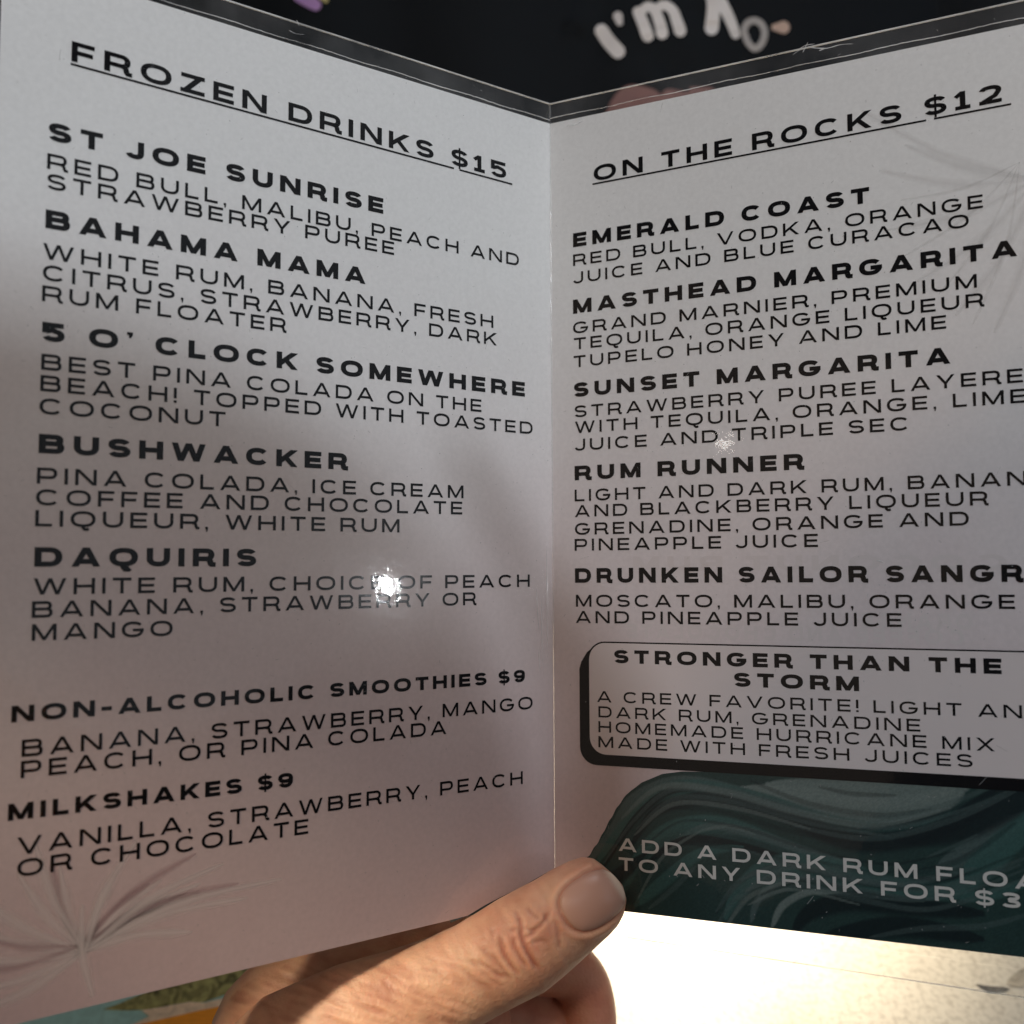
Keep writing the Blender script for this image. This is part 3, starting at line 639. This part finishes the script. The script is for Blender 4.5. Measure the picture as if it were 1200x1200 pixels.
fingers = [
 [(P(330, 1330, .275), 22*mm), (P(318, 1212, .272), 16*mm), (P(380, 1155, .272), 12.5*mm), (P(450, 1128, .276), 11.4*mm), (P(530, 1108, .292), 10.8*mm), (P(620, 1126, .318), 9.6*mm), (P(672, 1141, .326), 9.0*mm), (P(688, 1188, .326), 9.3*mm), (P(684, 1265, .320), 8.8*mm)],
 [(P(340, 1400, .290), 20*mm), (P(360, 1270, .300), 14*mm), (P(480, 1205, .305), 10.5*mm), (P(590, 1192, .320), 9.8*mm), (P(650, 1215, .326), 9.2*mm), (P(650, 1290, .32), 8.6*mm)],
 [(P(380, 1240, .288), 14*mm), (P(470, 1200, .290), 12*mm), (P(560, 1195, .306), 10*mm)],
 [(P(350, 1480, .295), 20*mm), (P(370, 1370, .315), 13.5*mm), (P(520, 1330, .325), 9.6*mm), (P(620, 1340, .322), 9*mm), (P(630, 1390, .308), 8.6*mm), (P(560, 1420, .296), 8*mm)],
 [(P(365, 1540, .295), 19*mm), (P(390, 1450, .318), 12*mm), (P(520, 1425, .325), 8.4*mm), (P(590, 1440, .318), 7.8*mm), (P(580, 1480, .304), 7.4*mm), (P(530, 1500, .296), 7*mm)],
 [(P(335, 1330, .264), 23*mm), (P(370, 1480, .278), 25*mm), (P(420, 1680, .285), 26*mm), (P(470, 2000, .27), 31*mm), (P(520, 2700, .25), 38*mm)],
 [(P(400, 1330, .290), 20*mm), (P(430, 1450, .298), 20*mm), (P(440, 1600, .290), 22*mm)]]
for ch in fingers: tube(vs, fs, capsule(ch), 28)
hand = voxel('person', vs, fs, .00055, 7, ms)
tag(hand, 'bare hand of the person holding the menu, thumb in front and fingers behind its foot', 'person')
BODY = [[(V(-.017, -.4375, .25), .038), (V(-.12, -.42, .10), .043), (V(-.17, -.26, -.14), .052)], [(V(.04, -.14, -.13), .055), (V(.04, -.04, -.16), .056)],
        [(V(.04, .055, -.165), .076), (V(.04, .11, -.19), .088)], [(V(.04, .06, -.083), .010), (V(.04, .08, -.09), .012)],
        [(V(.22, -.20, -.15), .055), (V(.30, -.20, -.10), .048), (V(.30, -.22, -.04), .042), (V(.19, -.13, -.05), .036), (V(.07, -.035, -.05), .03)]]
TORSO = [[(V(.03, -.62, .08), .13), (V(.03, -.45, -.02), .135), (V(.03, -.27, -.12), .11)], [(V(-.16, -.25, -.14), .06), (V(.03, -.20, -.13), .07), (V(.21, -.20, -.15), .06)]]
bv_, bf_ = [], []
for chn in BODY+TORSO: tube(bv_, bf_, capsule(chn), 24)
for k in range(4): tube(bv_, bf_, capsule([(V(.08, -.01-.018*k, -.05), .011), (V(.03, 0-.018*k, -.03), .009), (V(.01, 0-.018*k, -.02), .008)]), 10)
tube(bv_, bf_, capsule([(V(.095, .06, -.03), .009), (V(.085, .10, -.012), .0075), (V(.057, .142, -.008), .006)]), 12); tube(bv_, bf_, capsule([(V(.07, -.03, -.05), .02), (V(.095, .06, -.03), .010)]), 12)  # raised finger added to cast a thin streak of shadow on the left page
rest = voxel('rest', bv_, bf_, .006, 6, ms)                # the rest of the same body, out of frame: shadows the pages and shows dimly in the lamination
bmj = bmesh.new(); bmj.from_mesh(hand.data); bmj.from_mesh(rest.data); bmj.to_mesh(hand.data); bmj.free(); bpy.data.objects.remove(rest)
bv_, bf_ = [], []
for chn in TORSO: tube(bv_, bf_, capsule([(c, r+.008) for c, r in chn]), 24)
tube(bv_, bf_, capsule([(c, r+.010) for c, r in BODY[4][:4]]), 24); tube(bv_, bf_, capsule([(c, r+.010) for c, r in BODY[0][1:]]), 24)
dark_top = voxel('jumper', bv_, bf_, .007, 4, mat('dark_jumper', (.02, .02, .025), .9)); dark_top.parent = hand
bv_, bf_ = [], []
tube(bv_, bf_, capsule([(V(.04, .03, -.215), .084), (V(.04, .10, -.205), .094), (V(.04, .135, -.185), .082)]), 24)
hair = voxel('hair', bv_, bf_, .006, 3, mat('dark_hair', (.02, .014, .01), .6)); hair.parent = hand

# creases and fine folds worked into the surface
me = hand.data; nv = len(me.vertices); co = np.empty(nv*3); me.vertices.foreach_get('co', co); co = co.reshape(-1, 3)
nr = np.empty(nv*3); me.vertex_normals.foreach_get('vector', nr); nr = nr.reshape(-1, 3)
rel = co-np.array([0, 0, CAMZ]); ax = np.array([D(1, 0, 0)[:], D(0, 1, 0)[:], D(0, 0, 1)[:]])
cc = rel@ax.T; px = 600+FPX*cc[:, 0]/cc[:, 2]; py = 600-FPX*cc[:, 1]/cc[:, 2]; facing = -(nr*(rel/np.linalg.norm(rel, axis=1)[:, None])).sum(1)
fz = np.clip((facing-.1)/.35, 0, 1)*(cc[:, 2] < .266)*(cc[:, 2] > .2)
def pdist(poly):
    best = np.full(nv, 1e9); tt = np.zeros(nv); n = len(poly)-1
    for i in range(n):
        a, b = np.array(poly[i]), np.array(poly[i+1]); d = b-a; t = np.clip(((px-a[0])*d[0]+(py-a[1])*d[1])/(d@d), 0, 1)
        q = np.hypot(px-a[0]-t*d[0], py-a[1]-t*d[1]); m = q < best; best[m] = q[m]; tt[m] = (i+t[m])/n
    return best, tt
disp = np.zeros(nv)
CR = [([(603, 1064), (608, 1075), (612, 1087), (612, 1100), (618, 1115), (627, 1130), (636, 1139)], .55, 2.6), ([(585, 1092), (588, 1108), (592, 1120), (600, 1133), (610, 1144)], .5, 2.6),
 ([(601, 1097), (603, 1110), (611, 1124), (619, 1135)], .45, 2.4), ([(575, 1117), (585, 1130), (592, 1139), (601, 1149)], .4, 2.6), ([(612, 1087), (622, 1090), (632, 1087), (640, 1076), (646, 1064)], .35, 2.2),
 ([(613, 1101), (622, 1095), (632, 1090)], .35, 2.2), ([(649, 1074), (653, 1090), (656, 1104), (656, 1114)], .25, 2.6), ([(558, 1124), (570, 1133), (583, 1142), (598, 1148)], .35, 2.6), ([(616, 1062), (626, 1072), (634, 1078)], .3, 2.2),
 ([(596, 1090), (606, 1088), (612, 1096)], .25, 2.2), ([(560, 1105), (572, 1118), (582, 1135), (590, 1150)], .22, 3.), ([(545, 1118), (560, 1134), (575, 1148), (592, 1156)], .22, 3.), ([(530, 1120), (545, 1138), (562, 1152), (580, 1162)], .18, 3),
 ([(636, 1068), (643, 1080), (647, 1095)], .18, 2.4), ([(575, 1085), (578, 1100), (584, 1112)], .2, 2.6), ([(622, 1105), (634, 1102), (645, 1104)], .15, 2.4)]
for poly, dep, wd in CR:
    d, t = pdist(poly); e = np.clip(np.minimum(t, 1-t)*5, 0, 1)
    disp += (-dep*np.exp(-(d/wd)**2)+.28*dep*np.exp(-((d-wd*2.4)/(wd*1.3))**2))*e*1e-3
def vnoise(x, y, s):
    r = np.random.default_rng(s).random((64, 64)); xi, yi = np.floor(x).astype(int), np.floor(y).astype(int); fx, fy = x-xi, y-yi; fx, fy = fx*fx*(3-2*fx), fy*fy*(3-2*fy)
    g = lambda a, b: r[a % 64, b % 64]
    return (g(xi, yi)*(1-fx)+g(xi+1, yi)*fx)*(1-fy)+(g(xi, yi+1)*(1-fx)+g(xi+1, yi+1)*fx)*fy-.5
ang = R(21); al = px*np.cos(ang)+py*np.sin(ang); acr = -px*np.sin(ang)+py*np.cos(ang)+5*vnoise(px/30, py/30, 5)
wr = vnoise(al/34, acr/6.2, 1)+.6*vnoise(al/22, acr/3.6, 2)
msk = np.clip((600-px)/70, 0, 1)*np.clip((py-1108)/30, 0, 1)
disp += wr*.40e-3*msk
wr2 = vnoise((px*.55+py*.83)/22, (-px*.83+py*.55)/6, 3); disp += wr2*.16e-3*np.clip((700-px)/60, 0, 1)
# nail bed: a groove round the nail so that the plate sits in the flesh
NC = np.array([694.5, 1055.0]); na = R(-33); NLn, NWd = 40.0, 32.5
def nailuv(x, y):
    dx, dy = x-NC[0], y-NC[1]; return (dx*math.cos(na)+dy*math.sin(na))/NLn, (-dx*math.sin(na)+dy*math.cos(na))/NWd
nu, nw = nailuv(px, py); rr = (np.abs(nu)**2.6+np.abs(nw)**2.6)**(1/2.6)
disp += (-.45e-3*np.exp(-((rr-.99)/.05)**2)+.38e-3*np.exp(-((rr-1.16)/.10)**2)*(nu < .55))
co2 = co+nr*(disp*fz)[:, None]
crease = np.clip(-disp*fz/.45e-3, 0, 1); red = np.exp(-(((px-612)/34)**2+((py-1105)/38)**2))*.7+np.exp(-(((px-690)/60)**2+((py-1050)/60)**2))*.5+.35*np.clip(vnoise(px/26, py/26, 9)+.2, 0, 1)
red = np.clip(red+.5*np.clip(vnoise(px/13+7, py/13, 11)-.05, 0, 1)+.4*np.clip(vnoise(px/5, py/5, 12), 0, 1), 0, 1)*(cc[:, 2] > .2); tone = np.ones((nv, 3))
tone *= 1-red[:, None]*np.array([.02, .20, .16]); tone *= 1-crease[:, None]*np.array([.22, .42, .45]); tone *= (1+.14*np.clip(disp*fz/.3e-3, -.5, 1))[:, None]  # creases darkened and ridges lightened in the colour, imitating shade in the folds
tone *= np.where((cc[:, 2] > .29)[:, None], np.array([[.95, .72, .70]]), 1.0)  # far fingers redder, also darkened in colour for the shade behind the menu
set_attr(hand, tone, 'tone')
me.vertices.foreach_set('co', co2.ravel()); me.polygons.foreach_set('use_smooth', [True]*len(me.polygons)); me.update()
bv = BVHTree.FromPolygons([v.co for v in me.vertices], [tuple(p.vertices) for p in me.polygons])
# nail plate, curved over the thumb tip
vs, fs = [], []; ncol = []; nn_ = 26; cam0 = V(0, 0, 0)
inv = np.linalg.inv(np.array([[math.cos(na), math.sin(na)], [-math.sin(na), math.cos(na)]]))
for layer in (0, 1):
    for j in range(nn_+1):
        for i in range(nn_+1):
            a, b = -1+2*i/nn_, -1+2*j/nn_
            k = (abs(a)**2.6+abs(b)**2.6)**(1/2.6); mxx = max(abs(a), abs(b)); sc_ = (mxx/k if k > 1e-6 else 1)*.985
            a, b = a*sc_, b*sc_; q = inv@np.array([a*NLn, b*NWd]); x, y = NC+q
            d0 = (P(x, y, 1)-cam0).normalized(); h = bv.ray_cast(cam0, d0)
            edge = max(abs(a), abs(b))**4 if a < .6 else 0
            base = h[0] if h[0] is not None else P(x, y, .262)
            tip = min(1, max(0, (a-.72)/.12)); lun = min(1, max(0, (-a-.72)/.2)); sd = min(1, max(0, (abs(b)-.8)/.2))
            c_ = np.array([.53, .31, .24])*(1-tip)+np.array([.68, .54, .43])*tip; c_ = c_*(1-.3*lun)+np.array([.62, .42, .33])*.3*lun; ncol.append(c_*(1-.12*sd))
            vs.append(base-d0*(.00055*(1-.75*edge)-(.0008 if layer else 0)))
n = (nn_+1)**2
for j in range(nn_):
    for i in range(nn_):
        a = j*(nn_+1)+i; fs.append((a, a+1, a+nn_+2, a+nn_+1)); fs.append((n+a, n+a+nn_+1, n+a+nn_+2, n+a+1))
for i in range(nn_):
    for a, b in ((i, i+1), (nn_*(nn_+1)+i+1, nn_*(nn_+1)+i), ((i+1)*(nn_+1), i*(nn_+1)), (i*(nn_+1)+nn_, (i+1)*(nn_+1)+nn_)): fs.append((b, a, n+a, n+b))
nail = link('thumbnail', vs, fs, mn, hand, smooth=True); set_attr(nail, np.array(ncol))
bm = bmesh.new(); bm.from_mesh(nail.data); 
for _ in range(6): bmesh.ops.smooth_vert(bm, verts=[v for v in bm.verts], factor=.4, use_axis_x=True, use_axis_y=True, use_axis_z=True)
bmesh.ops.recalc_face_normals(bm, faces=bm.faces); bm.to_mesh(nail.data); bm.free()

# ------------------------------------------------------------------ the person across the table in a dark printed shirt
TD = .64
msb = mat('other_skin', (.45, .28, .2), .5)
mc = mat('black_cotton', (.011, .0135, .017), .95, **{'Specular IOR Level': .15}); nt = NT(mc); co = nt.n('ShaderNodeTexCoord').outputs['Object']
nz = nt.n('ShaderNodeTexNoise', {'Vector': co, 'Scale': 1400.0, 'Detail': 2.0}).outputs[0]
nt.l(nt.n('ShaderNodeBump', {'Strength': .4, 'Distance': .0005, 'Height': nz}).outputs[0], nt.b.inputs['Normal'])
cx, cy = .03, P(620, 60, TD).y+.11
def bz(x, y, z): return Vector((cx+x, cy+y, z))
def tor(rows, f=1.0, n=40): return [(bz(0, dy, z), Vector((rx*f*1.28, 0, 0)), Vector((0, ry*f, 0))) for z, rx, ry, dy in rows]
ROWS = [(-.16, .17, .10, .0), (-.02, .175, .11, .0), (.12, .185, .115, 0), (.26, .20, .118, 0), (.36, .205, .115, .01), (.44, .19, .10, .02), (.48, .13, .075, .025), (.505, .065, .06, .02)]
vs, fs = [], []
tube(vs, fs, tor(ROWS), 40)
tube(vs, fs, tor([(.47, .058, .058, .02), (.58, .052, .055, .01)]), 28)
tube(vs, fs, capsule([(bz(0, 0, .62), .062), (bz(0, .0, .70), .078), (bz(0, .01, .745), .074)]), 28)
tube(vs, fs, capsule([(bz(0, -.075, .665), .009), (bz(0, -.085, .650), .013)]), 12)
ARM = []
for s in (-1, 1):
    ARM.append([(bz(s*.225, .02, .43), .055), (bz(s*.32, .0, .30), .047), (bz(s*.335, -.03, .17), .042), (bz(s*.20, -.16, .06), .035), (bz(s*.09, -.24, .035), .026)])
    tube(vs, fs, capsule(ARM[-1]), 20)
    for k in range(4): tube(vs, fs, capsule([(bz(s*.09-s*.01*k, -.24-.008*k, .04-.004*k), .012), (bz(s*.05-s*.012*k, -.275+.006*k, .035), .0085), (bz(s*.015-s*.01*k, -.28+.012*k, .022), .0075)]), 10)
    tube(vs, fs, capsule([(bz(s*.085, -.225, .05), .012), (bz(s*.045, -.235, .058), .009)]), 10)
person = voxel('person', vs, fs, .006, 6, msb)
tag(person, 'person across the table in a black T-shirt with white hand-drawn lettering', 'person')
vs, fs = [], []
tube(vs, fs, tor([(z, rx*1.04+.006, ry*1.04+.006, dy) for z, rx, ry, dy in ROWS[1:7]]), 40)
for a in ARM: tube(vs, fs, capsule([(a[0][0], a[0][1]+.014), (a[1][0], a[1][1]+.016), ((a[1][0]+a[2][0])/2, .062)]), 24)
shirt = voxel('t_shirt', vs, fs, .006, 5, mc); shirt.parent = person
me = shirt.data
for v in me.vertices:                                    # soft hanging folds
    x, z = v.co.x-cx, v.co.z
    f = .007*math.sin(x*55+z*9+2*math.sin(z*7))*math.exp(-((x+.05)/.16)**2)+.005*math.sin(x*31-z*22)
    v.co += v.normal*f
me.update()
bvs = BVHTree.FromPolygons([v.co for v in me.vertices], [tuple(p.vertices) for p in me.polygons])
def shirt_print(name, strokes, m, lift=.0012):
    vs, fs = [], []
    for pts, w0, w1 in strokes:
        a = np.array(pts, float); out = []
        aa = np.vstack([2*a[0]-a[1], a, 2*a[-1]-a[-2]])
        for i in range(1, len(aa)-2):
            for t in np.linspace(0, 1, 7)[:-1]:
                p0, p1, p2, p3 = aa[i-1:i+3]; out.append(.5*((2*p1)+(-p0+p2)*t+(2*p0-5*p1+4*p2-p3)*t*t+(-p0+3*p1-3*p2+p3)*t**3))
        out.append(a[-1]); out = np.array(out); d = np.gradient(out, axis=0); d /= np.linalg.norm(d, axis=1)[:, None]; nn = np.stack([-d[:, 1], d[:, 0]], 1)
        w = np.linspace(w0, w1, len(out))/2
        cap0 = [(out[0]-d[0]*w[0]*math.sin(t)+nn[0]*w[0]*math.cos(t)) for t in np.linspace(0, math.pi, 8)]
        cap1 = [(out[-1]+d[-1]*w[-1]*math.sin(t)-nn[-1]*w[-1]*math.cos(t)) for t in np.linspace(0, math.pi, 8)]
        def add(q):
            b = len(vs)
            for x, y in q:
                d0 = (P(x, y, 1)-cam0).normalized(); h = bvs.ray_cast(cam0, d0); base = h[0] if h[0] is not None else P(x, y, TD)
                vs.append(base-d0*(lift+.0001*(len(fs) % 7)))
            fs.append(tuple(range(b, b+len(q))))
        for i in range(len(out)-1): add([out[i]-nn[i]*w[i], out[i+1]-nn[i+1]*w[i+1], out[i+1]+nn[i+1]*w[i+1], out[i]+nn[i]*w[i]])
        add(cap0); add(cap1)
    return link(name, vs, fs, m, shirt)
MW = mat('white_print', (.78, .75, .75), .8)
shirt_print('lettering', [
 ([(705, 36), (713, 48), (724, 60)], 16, 17), ([(724, 19), (726, 26)], 11, 8),
 ([(748, 14), (754, 28), (759, 42)], 13, 14), ([(748, 18), (758, 8), (767, 12), (773, 26), (776, 39)], 10, 14), ([(766, 12), (778, 6), (788, 12), (793, 24), (797, 36)], 10, 14),
 ([(834, -6), (836, 10), (834, 33)], 14, 16), ([(838, -8), (848, 8), (856, 24), (862, 40)], 15, 11)], MW)
shirt_print('lettering', [([(872, 34), (876, 27), (884, 24), (892, 28), (896, 38), (893, 50), (885, 57), (877, 50), (872, 38)], 8, 8)], mat('grey_print', (.45, .43, .43), .8))
shirt_print('lettering', [([(908, 32), (918, 32)], 8, 15)], mat('peach_print', (.60, .44, .37), .8))
shirt_print('lettering', [([(716, 140), (724, 122), (736, 110), (748, 110), (766, 117), (774, 134)], 16, 22), ([(738, 126), (752, 128)], 20, 20), ([(784, 113), (806, 117)], 18, 18), ([(812, 106), (832, 108)], 9, 12)], mat('rose_print', (.24, .125, .12), .8))
shirt_print('colour_spot', [([(352, -6), (364, 2), (370, 6)], 18, 13)], mat('violet_spot', (.50, .30, .62), .6))  # small violet spot laid over the shirt
shirt_print('colour_spot', [([(374, -8), (382, 0)], 9, 6)], mat('yellow_spot', (.62, .55, .25), .6), .0022)  # pale yellow spot beside the violet one
